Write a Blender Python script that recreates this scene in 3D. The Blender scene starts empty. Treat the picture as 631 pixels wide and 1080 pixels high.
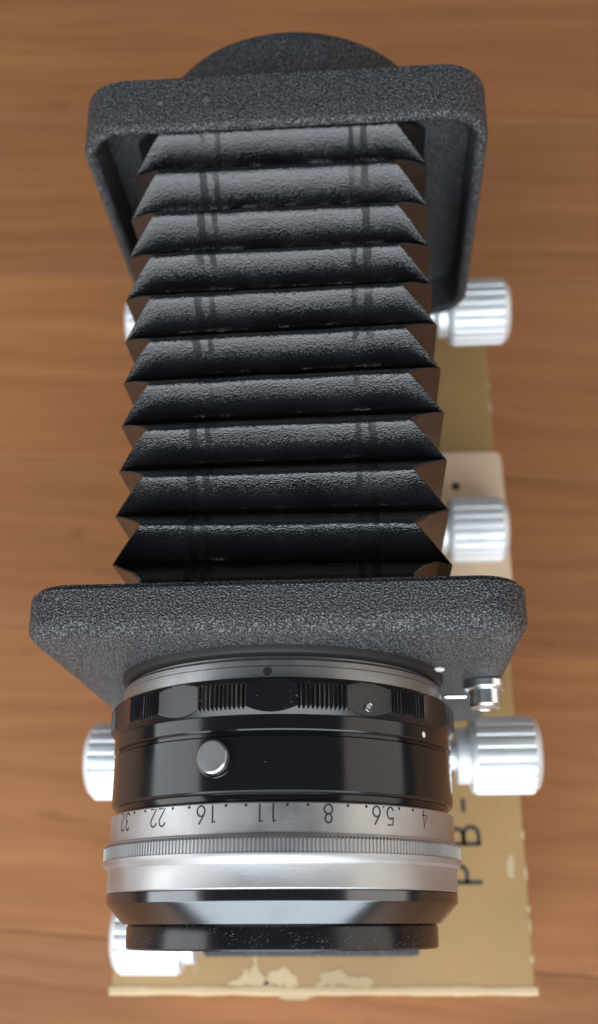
import bpy, bmesh, math, random
from mathutils import Vector, Matrix, noise

# ------------------------------------------------------------------ camera, world, lights
SC = bpy.context.scene
COL = SC.collection
MM = 0.001
ZT = 155.0                      # lens axis is 155 mm above the floor
def P3(x, y, z): return Vector((x*MM, y*MM, (z+ZT)*MM))

cam_d = bpy.data.cameras.new('camera'); cam = bpy.data.objects.new('camera', cam_d); COL.objects.link(cam)
cam.location = P3(16.539, 3.697, 200.322)
cam.rotation_euler = (math.radians(21.3526), math.radians(3.8921), math.radians(-0.1707))
cam_d.sensor_fit = 'VERTICAL'; cam_d.sensor_height = 24.0; cam_d.lens = 24.0*1115.0/1080.0
cam_d.clip_start = 0.01; cam_d.clip_end = 20
cam_d.dof.use_dof = True; cam_d.dof.focus_distance = 0.175; cam_d.dof.aperture_fstop = cam_d.lens/2.35
SC.camera = cam

w = bpy.data.worlds.new('World'); SC.world = w; w.use_nodes = True
bg = w.node_tree.nodes['Background']; bg.inputs[0].default_value = (0.80, 0.88, 1.0, 1); bg.inputs[1].default_value = 0.12

def area(name, loc, target, sx, sy, power, color):
    d = bpy.data.lights.new(name, 'AREA'); d.shape = 'RECTANGLE'; d.size = sx; d.size_y = sy
    d.energy = power; d.color = color
    o = bpy.data.objects.new(name, d); COL.objects.link(o); o.location = loc
    o.rotation_euler = (Vector(target)-Vector(loc)).to_track_quat('-Z', 'Y').to_euler()
    return o
area('window_light', (-0.08, -0.80, 0.957), (-0.02, 0.20, 0.66), 1.5, 0.99, 29, (0.84, 0.93, 1.0))
area('low_window_light', (-0.08, -0.815, 0.27), (-0.08, 0.20, 0.27), 1.5, 0.35, 7.2, (0.86, 0.94, 1.0))
area('left_fill_light', (-0.95, 0.0, 0.52), (0.0, 0.08, 0.05), 0.7, 0.7, 5.0, (0.93, 0.97, 1.0))  # fill lamp added to brighten the left floor and barrel, no known source
area('right_fill_light', (1.35, 0.10, 0.75), (0.0, 0.08, 0.2), 1.7, 1.2, 9, (1.0, 0.90, 0.80))  # warm fill added to lift the right side, in place of room bounce

SC.view_settings.view_transform = 'Standard'; SC.view_settings.look = 'None'
SC.view_settings.exposure = 0.0; SC.view_settings.gamma = 1.0; SC.view_settings.use_curve_mapping = False

# ------------------------------------------------------------------ materials
def mat(name, base, rough=0.5, metal=0.0, spec=0.5, coat=0.0):
    m = bpy.data.materials.new(name); m.use_nodes = True
    b = m.node_tree.nodes['Principled BSDF']
    b.inputs['Base Color'].default_value = (*base, 1); b.inputs['Roughness'].default_value = rough
    b.inputs['Metallic'].default_value = metal; b.inputs['Specular IOR Level'].default_value = spec
    b.inputs['Coat Weight'].default_value = coat; b.inputs['Coat Roughness'].default_value = 0.08
    return m
class NT:
    def __init__(s, m): s.t = m.node_tree; s.n = s.t.nodes; s.b = s.n['Principled BSDF']
    def new(s, k, **kw):
        n = s.n.new(k)
        for a, v in kw.items():
            if hasattr(n, a): setattr(n, a, v)
        return n
    def link(s, a, b): s.t.links.new(a, b)
    def coord(s, scale=(1, 1, 1), kind='Object'):
        c = s.new('ShaderNodeTexCoord'); mp = s.new('ShaderNodeMapping')
        mp.inputs['Scale'].default_value = scale; s.link(c.outputs[kind], mp.inputs['Vector']); return mp.outputs['Vector']
    def noise(s, vec, scale, detail=2, rough=0.5):
        n = s.new('ShaderNodeTexNoise'); n.inputs['Scale'].default_value = scale
        n.inputs['Detail'].default_value = detail; n.inputs['Roughness'].default_value = rough
        s.link(vec, n.inputs['Vector']); return n.outputs['Fac']
    def voro(s, vec, scale, feature='F1'):
        n = s.new('ShaderNodeTexVoronoi'); n.feature = feature; n.inputs['Scale'].default_value = scale
        s.link(vec, n.inputs['Vector']); return n.outputs['Distance']
    def ramp(s, fac, stops):
        r = s.new('ShaderNodeValToRGB'); e = r.color_ramp.elements
        while len(e) < len(stops): e.new(0.5)
        for i, (p, c) in enumerate(stops):
            e[i].position = p; e[i].color = (*c, 1) if len(c) == 3 else c
        s.link(fac, r.inputs['Fac']); return r.outputs['Color']
    def math(s, op, a, b=0.0, clamp=False):
        n = s.new('ShaderNodeMath'); n.operation = op; n.use_clamp = clamp
        for i, v in enumerate((a, b)):
            if isinstance(v, (int, float)): n.inputs[i].default_value = v
            else: s.link(v, n.inputs[i])
        return n.outputs[0]
    def mix(s, fac, a, b):
        n = s.new('ShaderNodeMix'); n.data_type = 'RGBA'
        for sock, v in ((n.inputs['Factor'], fac), (n.inputs['A'], a), (n.inputs['B'], b)):
            if isinstance(v, tuple): sock.default_value = (*v, 1)
            elif isinstance(v, (int, float)): sock.default_value = v
            else: s.link(v, sock)
        return n.outputs['Result']
    def bump(s, h, strength, dist):
        n = s.new('ShaderNodeBump'); n.inputs['Strength'].default_value = strength; n.inputs['Distance'].default_value = dist
        s.link(h, n.inputs['Height']); s.link(n.outputs['Normal'], s.b.inputs['Normal']); return n
    def set(s, name, v): s.link(v, s.b.inputs[name])
G = lambda v: (v, v, v)

def m_crackle():
    m = mat('black_crackle_paint', (0.012, 0.013, 0.015), 0.42); t = NT(m); v = t.coord()
    a = t.noise(v, 3100, 1, 0.5); b = t.voro(v, 2900)
    h = t.math('ADD', t.math('MULTIPLY', a, 0.8), t.math('MULTIPLY', b, 0.5))
    t.bump(h, 1.0, 0.00045)
    big = t.noise(v, 60, 3)
    t.set('Base Color', t.mix(t.math('MULTIPLY', big, 0.25), t.ramp(a, [(0.45, (0.004, 0.0045, 0.0055)), (0.56, (0.05, 0.052, 0.056)), (0.66, (0.14, 0.145, 0.155))]), (0.02, 0.021, 0.023)))  # pale wrinkle peaks: glints painted into the colour, with some wear
    t.set('Roughness', t.ramp(big, [(0.3, G(0.38)), (0.7, G(0.5))]))
    return m
def m_leather():
    m = mat('black_leather', (0.008, 0.0085, 0.0095), 0.34); t = NT(m); v = t.coord()
    a = t.voro(t.coord((0.7, 1.2, 1.2)), 3000); b = t.noise(v, 3000, 2); c = t.noise(v, 90, 3); d = t.noise(t.coord((0.35, 2, 2)), 700, 3)
    sx = t.new('ShaderNodeSeparateXYZ'); t.link(t.coord(), sx.inputs[0])
    ax = t.math('ABSOLUTE', t.math('SUBTRACT', sx.outputs['X'], 0.0008))
    wob = t.math('MULTIPLY', t.math('SUBTRACT', t.noise(v, 700, 2), 0.5), 0.0010)
    ax = t.math('ADD', ax, wob)
    def band(lo, hi):
        return t.math('MULTIPLY', t.math('GREATER_THAN', ax, lo), t.math('LESS_THAN', ax, hi))
    msk = t.math('ADD', band(0.0129, 0.0140), band(0.0153, 0.0168), True)
    msk = t.math('MULTIPLY', msk, t.ramp(t.noise(v, 160, 2), [(0.34, G(0)), (0.50, G(1))]))
    h = t.math('ADD', t.math('MULTIPLY', a, 0.7), t.math('ADD', t.math('MULTIPLY', b, 0.35), t.math('MULTIPLY', d, 0.22)))
    h = t.math('SUBTRACT', h, t.math('MULTIPLY', msk, 0.25))
    t.bump(h, 0.5, 0.0002)
    t.set('Base Color', t.mix(t.math('MULTIPLY', msk, 0.7), t.ramp(c, [(0.3, (0.0045, 0.005, 0.006)), (0.75, (0.010, 0.0105, 0.0118))]), (0.003, 0.003, 0.0035)))
    r = t.ramp(c, [(0.3, G(0.19)), (0.7, G(0.30))])
    t.set('Roughness', t.mix(t.math('MULTIPLY', msk, 0.5), r, (0.55, 0.55, 0.55)))
    t.set('Specular IOR Level', t.math('SUBTRACT', 0.62, t.math('MULTIPLY', msk, 0.34)))
    return m
def m_gloss(name, dust=0.12, rough=0.13, scale=900):
    m = mat(name, (0.006, 0.006, 0.007), rough); t = NT(m); v = t.coord()
    vo = t.new('ShaderNodeTexVoronoi'); vo.inputs['Scale'].default_value = scale; t.link(v, vo.inputs['Vector'])
    sp = t.math('MULTIPLY', t.math('LESS_THAN', vo.outputs['Distance'], t.math('MULTIPLY', t.noise(v, 1900, 1), 0.7*dust+0.24)),
                t.math('GREATER_THAN', t.noise(v, 400, 2), 0.69-dust))
    c = t.noise(v, 70, 3)
    sm = t.math('MULTIPLY', t.ramp(c, [(0.45, G(0)), (0.8, G(1))]), 0.5*dust)
    t.set('Base Color', t.mix(t.math('MULTIPLY', sp, 0.24), t.mix(sm, (0.005, 0.005, 0.006), (0.12, 0.115, 0.11)), (0.42, 0.42, 0.42)))
    t.set('Roughness', t.mix(sp, t.ramp(c, [(0.3, G(rough)), (0.8, G(rough+0.12))]), G(0.6)))
    return m
def m_satin(name, base, rough, metal=1.0, bump=0.10, wear=0.5):
    m = mat(name, base, rough, metal); t = NT(m); v = t.coord()
    f = t.noise(v, 1400, 3); c = t.noise(v, 120, 4); s = t.noise(t.coord((1, 30, 1)), 160, 2)
    t.bump(t.math('ADD', t.math('MULTIPLY', f, 0.6), t.math('MULTIPLY', s, 0.5)), bump, 0.0002)
    d = tuple(x*0.62 for x in base)
    t.set('Base Color', t.mix(t.math('MULTIPLY', t.ramp(c, [(0.5, G(0)), (0.78, G(1))]), wear), base, d))
    t.set('Roughness', t.ramp(c, [(0.3, G(rough*0.85)), (0.75, G(min(1, rough*1.3)))]))
    return m
def m_box(name, c1, c2, c3, rough=0.62):
    m = mat(name, c1, rough); t = NT(m); v = t.coord()
    a = t.noise(v, 25, 4); b = t.noise(v, 220, 4, 0.65); f = t.noise(v, 1500, 2)
    base = t.mix(t.ramp(a, [(0.3, G(0)), (0.7, G(1))]), c1, c2)
    t.set('Base Color', t.mix(t.ramp(b, [(0.62, G(0)), (0.74, G(0.55))]), base, c3))
    t.bump(f, 0.15, 0.0003)
    return m
def m_wood():
    m = mat('brown_wood', (0.3, 0.14, 0.06), 0.42); t = NT(m)
    oi = t.new('ShaderNodeObjectInfo'); tc = t.new('ShaderNodeTexCoord')
    ad = t.new('ShaderNodeVectorMath'); ad.operation = 'ADD'
    cb = t.new('ShaderNodeCombineXYZ'); t.link(t.math('MULTIPLY', oi.outputs['Random'], 7.0), cb.inputs[0]); t.link(t.math('MULTIPLY', oi.outputs['Random'], 3.0), cb.inputs[1])
    t.link(tc.outputs['Object'], ad.inputs[0]); t.link(cb.outputs[0], ad.inputs[1])
    def mp(s):
        n = t.new('ShaderNodeMapping'); n.inputs['Scale'].default_value = s; t.link(ad.outputs[0], n.inputs['Vector']); return n.outputs[0]
    warp = t.noise(mp((5, 14, 1)), 3.0, 3)
    wv = t.new('ShaderNodeCombineXYZ'); t.link(t.math('MULTIPLY', warp, 0.016), wv.inputs[1])
    def warped(s):
        a2 = t.new('ShaderNodeVectorMath'); a2.operation = 'ADD'; t.link(ad.outputs[0], a2.inputs[0]); t.link(wv.outputs[0], a2.inputs[1])
        n = t.new('ShaderNodeMapping'); n.inputs['Scale'].default_value = s; t.link(a2.outputs[0], n.inputs['Vector']); return n.outputs[0]
    g1 = t.noise(warped((5, 150, 5)), 1.0, 5, 0.6)
    g2 = t.noise(warped((30, 520, 30)), 1.0, 4, 0.65)
    big = t.noise(mp((9, 28, 1)), 1.0, 3)
    kn = t.noise(mp((30, 75, 1)), 1.0, 2)
    col = t.ramp(g1, [(0.25, (0.255, 0.102, 0.036)), (0.5, (0.345, 0.143, 0.050)), (0.75, (0.43, 0.188, 0.070))])
    col = t.mix(t.math('MULTIPLY', g2, 0.45), col, t.mix(0.6, col, (0.14, 0.055, 0.02)))
    col = t.mix(t.ramp(big, [(0.35, G(0)), (0.7, G(0.45))]), col, (0.26, 0.10, 0.045))
    col = t.mix(t.ramp(kn, [(0.66, G(0)), (0.78, G(0.55))]), col, (0.15, 0.055, 0.024))
    pl = t.math('ADD', t.math('MULTIPLY', oi.outputs['Random'], 0.24), 0.88)
    hs = t.new('ShaderNodeHueSaturation'); t.link(pl, hs.inputs['Value']); t.link(col, hs.inputs['Color'])
    t.set('Base Color', hs.outputs[0])
    t.set('Roughness', t.ramp(g1, [(0.3, G(0.36)), (0.7, G(0.5))]))
    t.bump(t.math('ADD', g2, t.math('MULTIPLY', g1, 0.5)), 0.12, 0.0004)
    return m
M = dict(cone=m_gloss('mirror_black_lacquer', 0.03, 0.10, 1600),
    crackle=m_crackle(), leather=m_leather(), barrel=m_gloss('glossy_black_lacquer', 0.02, 0.10, 1200),
    dusty=m_gloss('dusty_black_lacquer', 0.20, 0.16, 2800), grip=m_gloss('worn_black_lacquer', 0.05, 0.2, 1600),
    silver=m_satin('satin_chrome', (0.48, 0.472, 0.468), 0.46, 1.0, wear=0.2),
    knob=m_satin('satin_aluminium', (0.80, 0.815, 0.83), 0.5, 0.7, wear=0.1),
    dullbtn=m_satin('worn_grey_steel', (0.42, 0.42, 0.43), 0.34, 1.0, wear=0.6),
    button=m_satin('worn_chrome', (0.74, 0.76, 0.78), 0.26, 1.0, wear=0.3),
    scuff=m_box('scuffed_gold_paper', (0.47, 0.36, 0.21), (0.42, 0.31, 0.17), (0.52, 0.42, 0.28), 0.7),
    flange=m_satin('dull_chrome', (0.36, 0.36, 0.355), 0.40, 1.0, wear=0.4),
    chrome=m_satin('polished_chrome', (0.80, 0.80, 0.80), 0.12, 1.0, wear=0.15),
    greymetal=m_satin('grey_alloy', (0.30, 0.31, 0.33), 0.34, 1.0, wear=0.4),
    black=mat('matte_black', (0.006, 0.006, 0.006), 0.6), ink=mat('engraved_black', (0.012, 0.012, 0.013), 0.55),
    white=mat('white_enamel', (0.78, 0.78, 0.76), 0.35), glass=mat('coated_lens_glass', (0.012, 0.012, 0.03), 0.02, 0.0, 0.9, 0.5),
    gold=m_box('gold_paper_board', (0.345, 0.205, 0.078), (0.285, 0.170, 0.066), (0.38, 0.28, 0.14), 0.5),
    cream=m_box('cream_card', (0.74, 0.55, 0.38), (0.69, 0.51, 0.35), (0.76, 0.60, 0.45), 0.75),
    raw=m_box('bare_cardboard', (0.58, 0.43, 0.26), (0.48, 0.35, 0.20), (0.64, 0.51, 0.35), 0.8),
    boxink=mat('faded_black_print', (0.03, 0.03, 0.028), 0.6), wood=m_wood(),
    seam=mat('dark_seam', (0.05, 0.022, 0.01), 0.7),
)

M['cone'] = m_satin('dark_chrome', (0.13, 0.135, 0.142), 0.15, 1.0, 0.03, wear=0.3)
# ------------------------------------------------------------------ builders (verts are given in mm in the scene frame)
def thing(name, label, cat, base, group=None):
    o = bpy.data.objects.new(name, None); COL.objects.link(o); o.location = P3(*base)
    o.empty_display_size = 0.01
    o['label'] = label; o['category'] = cat
    if group: o['group'] = group
    return o
def origin(o):
    l = Vector((0, 0, 0))
    while o is not None: l = l + o.location; o = o.parent
    return l
def obj(name, verts, faces, m, parent=None, smooth=True, angle=32, label=None):
    me = bpy.data.meshes.new(name); off = origin(parent)
    me.from_pydata([P3(*v)-off for v in verts], [], faces)
    bm = bmesh.new(); bm.from_mesh(me); bmesh.ops.remove_doubles(bm, verts=bm.verts, dist=1e-6)
    bmesh.ops.recalc_face_normals(bm, faces=bm.faces); bm.to_mesh(me); bm.free()
    if smooth:
        me.shade_smooth(); me.set_sharp_from_angle(angle=math.radians(angle))
    me.materials.append(M[m])
    o = bpy.data.objects.new(name, me); COL.objects.link(o)
    if parent is not None: o.parent = parent
    if label: o['label'] = label
    return o
def loops_mesh(loops, closed=True, cap0=False, cap1=False):
    n = len(loops[0]); v = [p for l in loops for p in l]; f = []
    for i in range(len(loops)-1):
        for j in range(n if closed else n-1):
            a = i*n+j; b = i*n+(j+1) % n; f.append((a, b, b+n, a+n))
    if cap0: f.append(tuple(range(n))[::-1])
    if cap1: f.append(tuple(range((len(loops)-1)*n, len(loops)*n)))
    return v, f
def lathe_y(prof, cx=0.0, cz=0.0, n=192, caps=(False, False), rf=None):
    """profile of (r, y) turned about the Y axis; rf(theta, r, y) may change the radius"""
    loops = []
    for r, y in prof:
        l = []
        for k in range(n):
            th = 2*math.pi*k/n; rr = rf(th, r, y) if rf else r
            l.append((cx+rr*math.sin(th), y, cz+rr*math.cos(th)))
        loops.append(l)
    return loops_mesh(loops, True, *caps)
def lathe_x(prof, cy, cz, n=96, caps=(False, False), rf=None):
    loops = []
    for r, x in prof:
        l = []
        for k in range(n):
            th = 2*math.pi*k/n; rr = rf(th, r, x) if rf else r
            l.append((x, cy+rr*math.sin(th), cz+rr*math.cos(th)))
        loops.append(l)
    return loops_mesh(loops, True, *caps)
def rrect(x0, x1, z0, z1, r, n=10):
    pts = []
    for cx, cz, a0 in ((x1-r, z1-r, 0), (x0+r, z1-r, 90), (x0+r, z0+r, 180), (x1-r, z0+r, 270)):
        for k in range(n+1):
            a = math.radians(a0+90*k/n); pts.append((cx+r*math.cos(a), cz+r*math.sin(a)))
    return pts
def rplate(x0, x1, z0, z1, r, prof, n=10):
    """loops of a rounded rectangle in XZ, prof = [(inset, y)]"""
    return [[(x, y, z) for x, z in rrect(x0+d, x1-d, z0+d, z1-d, max(r-d, 0.3), n)] for d, y in prof]
def fillet(i0, y0, i1, y1, n=6, flip=False):
    """quarter-round from (i0,y0) to (i1,y1); bulges to the outside corner"""
    out = []
    for k in range(n+1):
        a = math.pi/2*k/n
        if flip: out.append((i0+(i1-i0)*(1-math.cos(a)), y0+(y1-y0)*math.sin(a)))
        else: out.append((i0+(i1-i0)*math.sin(a), y0+(y1-y0)*(1-math.cos(a))))
    return out
def bbox(x0, x1, y0, y1, z0, z1, b=0.6):
    """box with chamfered edges"""
    bm = bmesh.new(); bmesh.ops.create_cube(bm, size=1)
    for v in bm.verts: v.co = Vector(((x0+x1)/2+v.co.x*(x1-x0), (y0+y1)/2+v.co.y*(y1-y0), (z0+z1)/2+v.co.z*(z1-z0)))
    bmesh.ops.bevel(bm, geom=bm.edges[:], offset=b, segments=3, affect='EDGES', profile=0.5)
    v = [tuple(q.co) for q in bm.verts]; f = [tuple(x.index for x in q.verts) for q in bm.faces]; bm.free()
    return v, f
def merge(*parts):
    V, F = [], []
    for v, f in parts:
        o = len(V); V += v; F += [tuple(i+o for i in q) for q in f]
    return V, F

# ------------------------------------------------------------------ floor
FL = bpy.data.objects
ROT = math.radians(-4.3)
floor_v, floor_f = bbox(-900, 900, -700, 1100, -ZT-30, -ZT-8.2, 1.0)
floor = obj('floor', floor_v, floor_f, 'seam', None, False); floor['kind'] = 'structure'
floor.rotation_euler.z = 0
rng = random.Random(4)
rows = [-705, -605, -505, -405, -305, -205, -105, -5, 94, 159.5, 240, 320, 400, 500, 600, 700, 800, 900, 1000, 1100]
for i in range(len(rows)-1):
    y0, y1 = rows[i], rows[i+1]
    x = -900 - rng.uniform(0, 300)
    joints = [x]
    while x < 900: x += rng.uniform(330, 520); joints.append(x)
    if abs(y0-94) < 1: joints = [-1000, -520, -215, 90, 480, 900]
    elif -300 < y0 < 420: joints = [j for j in joints if not (-150 < j < 140)]
    for a, b in zip(joints[:-1], joints[1:]):
        hx, hy, g, c = (b-a)/2, (y1-y0)/2, 0.12, 0.14
        lv = []
        for z, d in ((-8, 0), (-c, 0), (0, c)):
            lv.append([(-hx+g+d, -hy+g+d, z), (hx-g-d, -hy+g+d, z), (hx-g-d, hy-g-d, z), (-hx+g+d, hy-g-d, z)])
        v, f = loops_mesh(lv, True, True, True)
        me = bpy.data.meshes.new('plank'); me.from_pydata([Vector(p)*MM for p in v], [], f); me.materials.append(M['wood'])
        o = bpy.data.objects.new('plank', me); COL.objects.link(o); o.parent = floor
        cx, cy = (a+b)/2, (y0+y1)/2
        o.location = Vector((cx*math.cos(ROT)-cy*math.sin(ROT), cx*math.sin(ROT)+cy*math.cos(ROT), rng.uniform(-0.06, 0.0)))*MM
        o.rotation_euler.z = ROT

# ------------------------------------------------------------------ stroke lettering
def arc(cx, cy, rx, ry, a0, a1, n=12):
    return [(cx+rx*math.cos(math.radians(a0+(a1-a0)*k/n)), cy+ry*math.sin(math.radians(a0+(a1-a0)*k/n))) for k in range(n+1)]
# glyphs in a cell 0..1 high, about 0.5 wide, as lists of strokes
GL = {
 '1': [[(0.25, 0), (0.25, 0.98), (0.10, 0.90)]],
 '2': [arc(0.25, 0.74, 0.24, 0.26, 165, -35)+[(0.02, 0.0), (0.5, 0.0)]],
 '3': [arc(0.24, 0.76, 0.22, 0.24, 155, -90)[:-1]+[(0.24, 0.52)]+arc(0.24, 0.26, 0.25, 0.26, 90, -155)],
 '4': [[(0.38, 0.0), (0.38, 1.0), (0.0, 0.28), (0.54, 0.28)]],
 '5': [[(0.46, 1.0), (0.09, 1.0), (0.04, 0.56)]+arc(0.24, 0.33, 0.25, 0.33, 120, -150)],
 '6': [[(0.38, 1.0), (0.06, 0.48)], arc(0.26, 0.29, 0.25, 0.29, 0, 360, 24)],
 '8': [arc(0.25, 0.76, 0.20, 0.24, 0, 360, 24), arc(0.25, 0.26, 0.25, 0.26, 0, 360, 24)],
 'P': [[(0.06, 0), (0.06, 1)], [(0.06, 1), (0.32, 1)]+arc(0.32, 0.74, 0.24, 0.26, 90, -90)+[(0.06, 0.48)]],
 'B': [[(0.06, 0), (0.06, 1)], [(0.06, 1), (0.32, 1)]+arc(0.32, 0.76, 0.21, 0.24, 90, -90)+[(0.06, 0.52)],
       [(0.06, 0.52), (0.34, 0.52)]+arc(0.34, 0.26, 0.25, 0.26, 90, -90)+[(0.06, 0.0)]],
 '-': [[(0.05, 0.48), (0.40, 0.48)]],
}
def ribbon(strokes, wd, sx=1.0, sy=1.0):
    """flat ribbons (2-D quads) with square ends: returns verts2d, faces"""
    V, F = [], []
    for st in strokes:
        st = [(x*sx, y*sy) for x, y in st]; L = []; R = []
        for i, p in enumerate(st):
            a = st[max(i-1, 0)]; b = st[min(i+1, len(st)-1)]
            dx, dy = b[0]-a[0], b[1]-a[1]; l = math.hypot(dx, dy) or 1
            nx, ny = -dy/l*wd/2, dx/l*wd/2
            e = (-wd/2 if i == 0 else wd/2 if i == len(st)-1 else 0.0)
            q = (p[0]+dx/l*e*0.6, p[1]+dy/l*e*0.6)
            L.append((q[0]+nx, q[1]+ny)); R.append((q[0]-nx, q[1]-ny))
        o = len(V); n = len(st); V += L+R
        F += [(o+i, o+i+1, o+n+i+1, o+n+i) for i in range(n-1)]
    return V, F
def disc2(r, n=20):
    return [(0, 0)]+[(r*math.cos(2*math.pi*k/n), r*math.sin(2*math.pi*k/n)) for k in range(n)], [(0, 1+k, 1+(k+1) % n) for k in range(n)]

# ------------------------------------------------------------------ cardboard box
BX0, BX1, BY0, BY1, BZ = -52.3, 56.2, -12.0, 186.0, -95.0
box = thing('cardboard_box', 'worn gold cardboard box printed PB- lying flat on the plank floor under the bellows', 'box', ((BX0+BX1)/2, (BY0+BY1)/2, -ZT))
obj('lid', *bbox(BX0, BX1, BY0, BY1, -141, BZ, 0.7), 'gold', box)
obj('tray', *bbox(BX0+0.9, BX1-0.9, BY0+0.9, BY1-0.9, -ZT, -141, 0.5), 'cream', box)
def flake(name, outline, z, th, m, parent, seed=0, jag=0.35, label=None):
    """thin ragged sheet of torn paper board: jagged outline, real thickness"""
    r = random.Random(seed); pts = []
    n = len(outline)
    for i in range(n):
        a, b = outline[i], outline[(i+1) % n]; L = math.hypot(b[0]-a[0], b[1]-a[1]); k = max(1, int(L/1.0))
        for j in range(k):
            t = j/k; jj = jag if j else 0
            pts.append((a[0]+(b[0]-a[0])*t+r.uniform(-jj, jj), a[1]+(b[1]-a[1])*t+r.uniform(-jj, jj)))
    lo = [[(x, y, z) for x, y in pts], [(x, y, z+th) for x, y in pts]]
    return obj(name, *loops_mesh(lo, True, True, True), m, parent, False, label=label)
# bare front edge where the gold paper is rubbed through
lo = []
for k in range(61):
    t = k/60; x = BX0-0.5+(BX1-BX0+1.1)*t
    w0 = 1.25+0.35*noise.noise(Vector((x*0.12, 3.1, 0)))+0.25*noise.noise(Vector((x*0.5, 1.1, 0)))
    h0 = 0.25+0.12*noise.noise(Vector((x*0.3, 7.1, 0)))
    lo.append([(x, BY0+w0*0.9, BZ-1.2), (x, BY0+w0*0.9, BZ+h0*0.5), (x, BY0+w0*0.4, BZ+h0), (x, BY0-w0*0.35, BZ+h0*0.6), (x, BY0-w0*0.75, BZ-0.7), (x, BY0-w0*0.6, BZ-2.2), (x, BY0+0.2, BZ-2.4)])
obj('rubbed_edge', *loops_mesh(lo, True, True, True), 'raw', box, True, 50, label='rubbed bare front edge of the lid')
flake('torn_patch', [(-24, -10.6), (-19.5, -9.2), (-17.5, -6.2), (-16.2, -8.0), (-14.8, -3.2), (-13.6, -7.5), (-12.0, -9.4), (-10.5, -10.6)], BZ, 0.12, 'raw', box, 1, 0.5)
flake('torn_patch', [(-12.5, -10.6), (-11.5, -7.6), (-8.2, -6.2), (-4.4, -8.2), (-3.5, -10.6)], BZ, 0.12, 'raw', box, 2, 0.55)
flake('torn_patch', [(0.5, -10.7), (3.0, -7.4), (6.5, -6.6), (9.2, -8.6), (13.0, -8.2), (16.0, -10.7)], BZ, 0.12, 'scuff', box, 3, 0.6)
flake('torn_patch', [(-9, -13.6), (-3, -14.0), (1, -13.2), (0, -11.0), (-8, -11.0)], BZ-1.0, 0.9, 'raw', box, 8)
for i, (y, l, wd) in enumerate(((26.0, 3.2, 0.9), (16.5, 5.5, 0.8), (7.5, 2.4, 1.1), (3.4, 5.0, 0.7), (-4.5, 2.6, 1.2), (152, 7, 0.7), (160, 3, 0.8))):
    flake('rubbed_spot', [(BX1-wd, y), (BX1-0.1, y-l/2), (BX1+0.12, y), (BX1-0.1, y+l/2)], BZ-0.55, 0.62, 'scuff', box, 20+i, 0.12)
flake('rubbed_spot', [(51.2, 15.5), (53.0, 15.0), (53.3, 19.5), (52.4, 21.5), (51.3, 19.0)], BZ, 0.06, 'scuff', box, 31, 0.3)
# print: cap top points to -X, text runs to +Y
for name, ch, y in (('printed_letter', 'P', 14.0), ('printed_letter', 'B', 23.6), ('printed_dash', '-', 32.2)):
    rv, rf_ = ribbon(GL[ch], 1.15, 8.2, 7.6)
    obj(name, [(44.3-v, y-0.4+u, BZ+0.03) for u, v in rv], rf_, 'boxink', box, False)

# cream card lying across the box
card = thing('card_sheet', 'cream card sheet lying across the gold box beneath the bellows rail', 'card', (3, 108, BZ))
pts = []
for cx, cy, a0 in ((58.0-2.5, 137.2-2.5, 0), (-42, 137.2-2.5, 90), (-42, 76+2.5, 180), (58.6-2.5, 76+2.5, 270)):
    for k in range(7):
        a = math.radians(a0+15*k); pts.append((cx+2.5*math.cos(a), cy+2.5*math.sin(a)))
obj('sheet', *loops_mesh([[(x, y, BZ+0.03) for x, y in pts], [(x, y, BZ+0.62) for x, y in pts], [(x*0.995+0.2, 106+(y-106)*0.99, BZ+0.78) for x, y in pts]], True, True, True), 'cream', card)
rv, rf_ = disc2(1.3, 20)
obj('dark_spot', [(43.9+a, 126.0+b, BZ+0.81) for a, b in rv], rf_, 'seam', card, False)  # flat dark brown disc on the card

# ------------------------------------------------------------------ bellows attachment
bel = thing('bellows_attachment', 'black camera bellows with crackle-painted standards and silver knobs standing on the gold box', 'camera bellows', (1.5, 85, BZ))

# --- front standard
FX0, FX1, FT, FB = -40.5, 42.7, 37.9, -48.0
fprof = [(6.0, 56.0), (3.0, 56.0)]+fillet(1.0, 56.0, 0.0, 55.0, 4, True)+[(0.0, 50.2)]+fillet(0.0, 50.2, 3.0, 47.2, 8, True)[1:]+[(8.0, 47.0)]
v, f = loops_mesh(rplate(FX0, FX1, FB, FT, 8.5, fprof, 12), True, True, True)
fs = obj('front_standard', v, f, 'crackle', bel, True, 40)
obj('lens_mount', *lathe_y([(26, 48.2), (30.4, 48.2), (30.4, 46.4), (30.1, 45.8), (29.3, 45.4), (26, 45.4)], n=160), 'black', fs)
rv, rf_ = disc2(1.2, 20)
lo = [[(29.0+a, 47.1, 10.0+b) for a, b in rv[1:]], [(29.0+a, 46.75, 10.0+b) for a, b in rv[1:]], [(29.0+a*0.8, 46.6, 10.0+b*0.8) for a, b in rv[1:]]]
obj('index_dot', *loops_mesh(lo, True, True, True), 'white', fs)
# lens release button on the face, axis along -Y
LB = (38.4, -1.5)
obj('release_button', *lathe_y([(0.5, 47.2), (3.8, 47.1), (4.0, 46.8), (4.0, 45.6), (3.7, 45.3), (3.1, 45.1), (3.0, 44.6), (3.05, 42.4), (2.8, 42.0), (2.2, 41.8), (2.0, 42.0), (0.4, 42.1)], LB[0], LB[1], 64, (True, True)), 'button', fs)
lo = []
for x in (30.2, 31.0, 34.0, 35.0):
    lo.append([(x, 44.6+0.42*math.cos(a*math.pi/4), -3.6+0.42*math.sin(a*math.pi/4)) for a in range(8)])
obj('release_pin', *loops_mesh(lo, True, True, True), 'chrome', fs)
obj('foot', *bbox(-20, 23, 36.5, 55.2, -66.2, -46.5, 1.2), 'crackle', fs)

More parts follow.
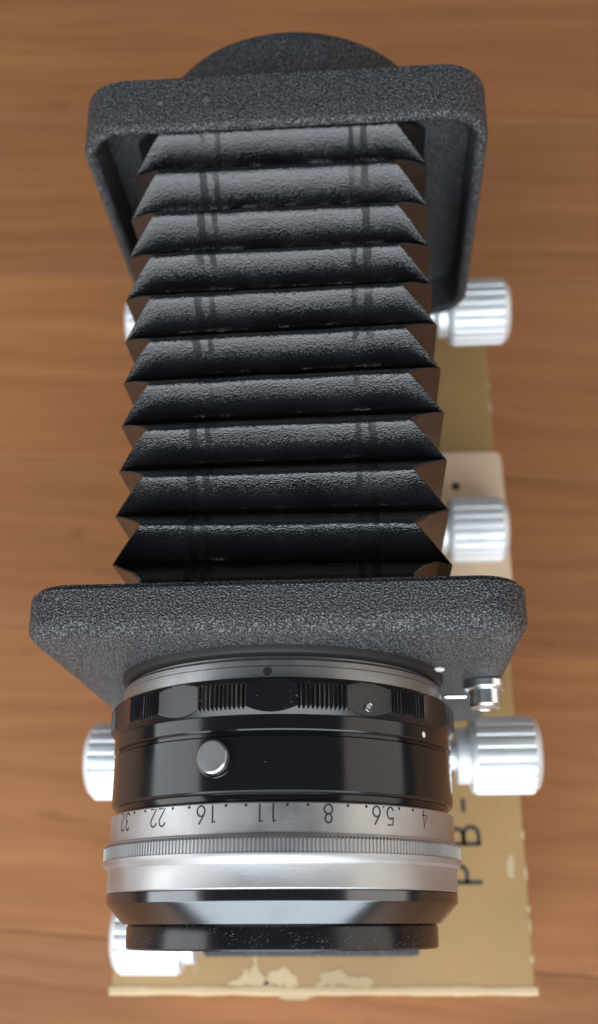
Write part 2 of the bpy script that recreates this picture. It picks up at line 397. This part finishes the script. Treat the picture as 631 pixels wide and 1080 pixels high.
# --- rear standard: a shallow tray with a rounded rim that the bellows sits in
RX0, RX1, RT, RB = -38.0, 43.0, 38.6, -34.0
rprof = [(10, 161.5), (4.5, 161.5)]+fillet(1.5, 161.5, 0.0, 160.0, 6, True)+[(0, 153), (0, 149.2)]+fillet(0.0, 149.2, 1.2, 148.0, 4, True)[1:]+fillet(1.2, 148.0, 2.5, 149.3, 4)[1:]+[(2.6, 153.0), (2.8, 157.2), (4.0, 158.2), (14, 158.2)]
v, f = loops_mesh(rplate(RX0, RX1, RB, RT, 9.0, rprof, 12), True, True, True)
rs = obj('rear_standard', v, f, 'crackle', bel, True, 40)
obj('camera_mount', *lathe_y([(20, 160.8), (31.3, 160.8), (31.3, 177.0), (31.1, 178.0), (30.3, 178.9), (28.0, 179.2), (24, 179.2), (23.5, 172), (10, 172)], 2.7, 0.0, 160, (True, True)), 'crackle', rs)
obj('mount_ring', *lathe_y([(23.8, 178.6), (23.8, 180.6), (27.5, 180.6), (28.0, 180.2), (28.0, 178.6)], 2.7, 0.0, 128), 'silver', rs)
obj('foot', *bbox(-18, 22, 157.0, 174.0, -66.2, -32.0, 1.2), 'crackle', rs)

def chip(x, y, z, r, seed, parent, up=True):
    q = random.Random(seed); n = 9; o2 = [(r*q.uniform(0.55, 1.1)*math.cos(2*math.pi*k/n), r*q.uniform(0.4, 0.9)*math.sin(2*math.pi*k/n)) for k in range(n)]
    lo_ = [[(x+a, y+b, z-0.05) for a, b in o2], [(x+a, y+b, z+0.03) for a, b in o2]] if up else [[(x+a, y+0.05, z+b) for a, b in o2], [(x+a, y-0.03, z+b) for a, b in o2]]
    obj('paint_chip', *loops_mesh(lo_, True, True, True), 'silver', parent, False)
chip(-21.3, 154.0, 38.6, 0.75, 1, rs); chip(-12.3, 154.0, 38.6, 0.85, 5, rs); chip(-14.5, 156.5, 38.6, 0.35, 7, rs)
chip(-21.0, 47.0, 30.0, 0.5, 3, fs, False); chip(20.0, 49.9, 37.9, 0.3, 4, fs)
# --- folded leather
WN, WW, ZH, ZL, PT, YB = 23.8, 30.2, 31.3, 24.0, 9.336, 63.05
bw = obj('bellows', *loops_mesh([[(x, y-(1.5*(x-1.35)/60 if y > 62.5 else 0), z) for x, z in rrect(1.35-w_, 1.35+w_, -h_, h_, 0.5, 1)] for w_, h_, y in ((26, 27, 55.8), (23.4, 31.0, 57.6), (23.6, 31.3, 58.5), (25.2, 29.6, 60.3), (27.6, 26.8, 61.9), (WW, ZL, YB))]), 'leather', bel, True, 25)
def nz(x, y, z, a=0.22): return a*noise.noise(Vector((x*0.16, y*0.21, z*0.16)))+0.4*a*noise.noise(Vector((x*0.6, y*0.5, z*0.6+4)))
SS = [-1, -0.975, -0.945, -0.925, -0.90, -0.875, -0.85, -0.78, -0.68, -0.56, -0.44, -0.33, -0.23, -0.15, -0.09, -0.04, 0, 0.04, 0.09, 0.15, 0.25, 0.4, 0.6, 0.8, 1]
FOLD = [63.05, 72.82, 82.12, 91.57, 100.66, 109.95, 119.15, 128.24, 138.02, 148.45, 157.4]
TILT = [-1.5, -0.5, 0.4, 0.7, 0.8, 1.1, 0.6, -0.2, 0.0, -0.4, 0.0]
SIDE = [1.37, 1.36, 1.5, 1.45, 1.34, 1.14, 0.75, 0.67, 0.74, 0.95, 1.1]
def pleat(k):
    yc = (FOLD[k]+FOLD[k+1])/2; hp = (FOLD[k+1]-FOLD[k])/2
    NX = 48; loops = []
    for s in SS:
        a = abs(s); h = (1-a**1.29-0.03*max(0.0, 1-a/0.14)**2)/0.97
        led = 0.0
        if s < 0: led = 0.34*math.exp(-((a-0.895)/0.024)**2)-0.25*math.exp(-((a-0.955)/0.022)**2)
        x = WW+(WN-WW)*(1-a**1.04); z = ZL+(ZH-ZL)*h
        fade = 1-a**6
        y = yc+s*hp; tt = (s+1)/2; sk = SIDE[k]+(SIDE[k+1]-SIDE[k])*tt; tl = (TILT[k]+(TILT[k+1]-TILT[k])*tt)/60
        pts = []
        cc = 0.55; xi = x-cc*0.7; zi = z-cc
        for i in range(NX+1):                     # top, left to right
            u = -xi+2*xi*i/NX; e = min(1, 6*min(i, NX-i)/NX)
            led_ = led*max(0.0, 0.55+1.3*noise.noise(Vector((u*0.9, k*7.3, 0.5))))
            d = (nz(u, y, 31)+led_*e)*fade if a < 1 else 0
            pts.append((u+sk, y-0.5*led_*e, z+d))
        for i in range(NX+1):
            u = zi-2*zi*i/NX; e = min(1, 6*min(i, NX-i)/NX)
            pts.append((x+sk+nz(33, y, u)*fade*e, y, u))
        for i in range(NX+1): u = xi-2*xi*i/NX; pts.append((u+sk, y, -z))
        for i in range(NX+1):
            u = -zi+2*zi*i/NX; e = min(1, 6*min(i, NX-i)/NX)
            pts.append((-x+sk-nz(-33, y, u)*fade*e, y, u))
        loops.append([(px, py+tl*(px-sk), pz) for px, py, pz in pts])
    o = obj('pleat', *loops_mesh(loops), 'leather', bw, True, 55)
for k in range(10): pleat(k)
xe = 1.1
obj('collar', *loops_mesh([[(x, y, z) for x, z in rrect(xe-w_, xe+w_, -h_, h_, 0.5, 1)] for w_, h_, y in ((WW, ZL, 157.4), (27, 26, 157.9), (26, 27, 158.6))]), 'leather', bw, True, 25)

# --- rail
rail = obj('rail', *merge(bbox(-17, 20, -1, 178, -74, -66, 0.8), bbox(-12, 15, 1, 177, -80, -73, 0.5)), 'greymetal', bel)
for y0, y1 in ((-3.2, 9.5), (168, 181)):
    obj('rail_foot', *bbox(-25.2, 26.6, y0, y1, -95, -72, 1.0), 'crackle', bel)
obj('tripod_block', *bbox(-22, 27, 88, 128, -92, -74.5, 1.5), 'crackle', bel)

# --- fluted knobs (axis along X)
def knob(x0, x1, cy, cz, shaft_to, r=9.3):
    s = 1 if x1 > x0 else -1; L = abs(x1-x0)
    nfl = 18
    def rf(th, rr, x):
        t = (x-x0)*s
        if t < 1.3 or t > L-1.8 or rr < r-1.2: return rr
        ph = (th*nfl/(2*math.pi)) % 1.0
        d = min(ph, 1-ph)*2
        return rr-0.95*math.exp(-(d/0.20)**2)-0.15*(1-d)**2
    ts = [(r-4.5, 0), (r-1.3, 0), (r-0.6, 0.25), (r-0.35, 0.8), (r-0.3, 1.25), (r, 1.35), (r, 2.5), (r, L*0.5), (r, L-2.4), (r-0.15, L-1.85), (r-0.45, L-1.75), (r-0.8, L-1.2), (r-1.5, L-0.45), (r-2.6, L), (r-6.0, L), (r-6.3, L-0.3), (0.3, L-0.35)]
    k = obj('knob', *lathe_x([(a, x0+s*b) for a, b in ts], cy, cz, nfl*20, (True, True), rf), 'knob', bel, True, 35)
    obj('shaft', *lathe_x([(0.3, x0+s*0.4), (6.6, x0+s*0.4), (6.8, x0), (6.8, x0-s*2.9), (6.4, x0-s*3.2), (3.6, x0-s*3.3), (3.5, shaft_to), (0.3, shaft_to)], cy, cz, 64), 'knob', k)
    return k
knob(40.0, 56.6, 41.7, -60, 22); knob(-37.0, -52.6, 41.4, -60, -19)
knob(41.5, 58.4, 164.8, -60, 21); knob(-34.0, -49.6, 164.8, -60, -17)
knob(40.0, 56.6, 108.3, -84, 25.5)
knob(-31.5, -49.0, 1.6, -82, -24)

# ------------------------------------------------------------------ lens
lens = thing('camera_lens', 'black and silver camera lens with aperture numbers fixed to the front of the bellows', 'lens', (0, 22, -32))
# front ring, cone
obj('filter_ring', *lathe_y([(25.6, 3.6), (25.6, 0.15), (25.8, 0.0), (27.0, 0.0), (27.3, 0.3), (27.35, 3.4), (27.1, 3.85), (26.4, 3.95)], n=220), 'dusty', lens, True, 35)
obj('front_cone', *lathe_y([(26.4, 3.8), (28.0, 3.95), (30.85, 7.0), (31.0, 7.2), (31.05, 7.6), (31.05, 8.75), (30.2, 8.85)], n=220), 'cone', lens, True, 25)
# aperture ring: silver band, knurled rib, scale band
ar = obj('aperture_ring', *lathe_y([(30.0, 8.8), (30.9, 8.85), (31.1, 9.1), (31.1, 12.5), (31.2, 12.75), (31.75, 13.2), (32.0, 13.75), (32.0, 14.15), (31.5, 14.25), (31.5, 16.6), (31.35, 16.95), (31.0, 17.05), (31.0, 21.55), (30.85, 21.75), (30.0, 21.8)], n=260), 'silver', lens, True, 25)
NK = 300
def kn(th, r, y):
    ph = (th*NK/(2*math.pi)+0.06) % 1.0
    return r if (r < 31.7 or ph < 0.5) else r-0.22
obj('knurling', *lathe_y([(31.3, 14.18), (31.98, 14.22), (31.98, 16.2), (31.6, 16.62), (31.3, 16.7)], n=NK*4, rf=kn), 'silver', ar, True, 25)
def on_cyl(vs, th0, y0, R, flip=True):
    """2-D points (mm) laid on the barrel; text up points to -Y, runs to -X"""
    out = []
    for u, v in vs:
        th = math.radians(th0)-u/R; out.append((R*math.sin(th), y0-v, R*math.cos(th)))
    return out
def engrave(name, ch, th, y0, h, wd, sx, R, parent):
    rv, rf_ = ribbon(GL[ch], wd, h*sx, h)
    rv = [(a-0.25*h*sx, b) for a, b in rv]
    obj(name, on_cyl(rv, th, y0, R), rf_, 'ink', parent, False)
HH, YD = 2.75, 21.45
dw = math.degrees(2.0/31)
for txt, th in (('4', 54), ('56', 36), ('8', 18), ('11', 0), ('16', -18), ('22', -36), ('32', -54)):
    sp = math.degrees((2.7 if txt == '56' else 2.1 if txt == '11' else 2.0)/31)
    for i, ch in enumerate(txt):
        engrave('engraved_digit', ch, th-(i-(len(txt)-1)/2)*sp, YD-0.1, HH, 0.26, 0.98, 31.025, ar)
rv, rf_ = disc2(0.24, 12)
for th in (-48, -42, -30, -24, -12, -6, 6, 12, 24, 30, 42, 48): obj('engraved_dot', on_cyl(rv, th, 21.25, 31.025), rf_, 'ink', ar, False)
rv, rf_ = disc2(0.17, 10); obj('engraved_point', on_cyl(rv, 36, YD-0.15, 31.025), rf_, 'ink', ar, False)
# black barrel
obj('barrel', *lathe_y([(29.8, 21.6), (30.1, 22.2), (30.15, 23.0), (30.6, 23.1), (31.0, 23.5), (31.05, 23.8), (31.05, 31.9), (30.85, 32.15), (30.4, 32.2), (30.4, 32.9)], n=220), 'barrel', lens, True, 25)
band = obj('adapter_band', *lathe_y([(30.2, 32.8), (31.0, 32.85), (31.2, 33.05), (31.2, 35.2), (30.6, 35.5)], n=220), 'barrel', lens, True, 25)
rv, rf_ = disc2(0.5, 16); obj('index_dot', on_cyl(rv, 54.7, 33.85, 31.25), rf_, 'white', band, False)
# chrome push button on the barrel
def on_barrel_lathe(prof, th, y, n=48):
    a = math.radians(th); nx, nzv = math.sin(a), math.cos(a); tx, tz = math.cos(a), -math.sin(a)
    loops = []
    for r, h in prof:
        loops.append([(nx*h+tx*r*math.cos(2*math.pi*k/n), y+r*math.sin(2*math.pi*k/n), nzv*h+tz*r*math.cos(2*math.pi*k/n)) for k in range(n)])
    return loops_mesh(loops, True, True, True)
btn = obj('push_button', *on_barrel_lathe([(2.75, 30.6), (2.75, 32.1), (2.68, 32.35), (2.4, 32.6), (1.2, 32.6)], -15.8, 28.75), 'dullbtn', lens, True, 20)
obj('button_collar', *on_barrel_lathe([(3.25, 30.6), (3.25, 31.12), (3.1, 31.2), (2.85, 31.2), (2.8, 30.9)], -15.8, 28.75), 'barrel', btn, True, 30)
# scalloped grip ring
NS = 12; RIB = 11
def gr(th, r, y):
    dg = math.degrees(th)-1.2; ph = ((dg+15) % 30)-15
    if r < 31.05: return r
    if abs(ph) < 7.5: lim = 31.9-0.60*(1-(ph/7.5)**2)
    else:
        q = ((abs(ph)-7.5)/7.5*RIB/2) % 1.0
        lim = 31.97-0.40*(0.5-0.5*math.cos(2*math.pi*q))
    return min(r, lim)
gp = [(30.6, 35.1)]+[(31.0+0.97*k/12, 35.25+1.45*k/12) for k in range(13)]+[(31.97, 38.5)]+[(31.97-0.6*k/5, 40.2+0.8*k/5) for k in range(6)]+[(31.0, 41.2), (30.0, 41.3)]
grip = obj('grip_ring', *lathe_y(gp, n=2160, rf=gr), 'grip', lens, True, 30)
sc = obj('set_screw', *on_barrel_lathe([(0.8, 31.0), (0.8, 31.5), (0.68, 31.58), (0.55, 31.48), (0.3, 31.42)], 31.3, 37.0, 24), 'greymetal', grip, True, 30)
mr = obj('mount_flange', *lathe_y([(28, 41.2), (29.6, 41.25), (30.0, 41.6), (30.0, 43.4), (29.75, 43.6), (29.75, 44.5), (29.4, 44.9), (28.8, 45.0), (28.8, 50.0)], n=220), 'flange', lens, True, 25)
rv, rf_ = disc2(0.75, 16); obj('index_dot', on_cyl(rv, -0.2, 42.6, 30.04), rf_, 'ink', mr, False)
# inside the front of the lens (seen only from other sides)
obj('inner_barrel', *lathe_y([(25.6, 3.4), (24.2, 4.2), (20.0, 9.0), (17.0, 13.0), (16.6, 16.0)], n=128), 'black', lens)
gl = [(16.8*math.sin(a), 15.0-3.2*math.cos(a)**2) for a in [math.pi/2*k/10 for k in range(11)]]
obj('front_element', *lathe_y([(max(r, 0.05), y) for r, y in gl], n=96, caps=(True, False)), 'glass', lens)
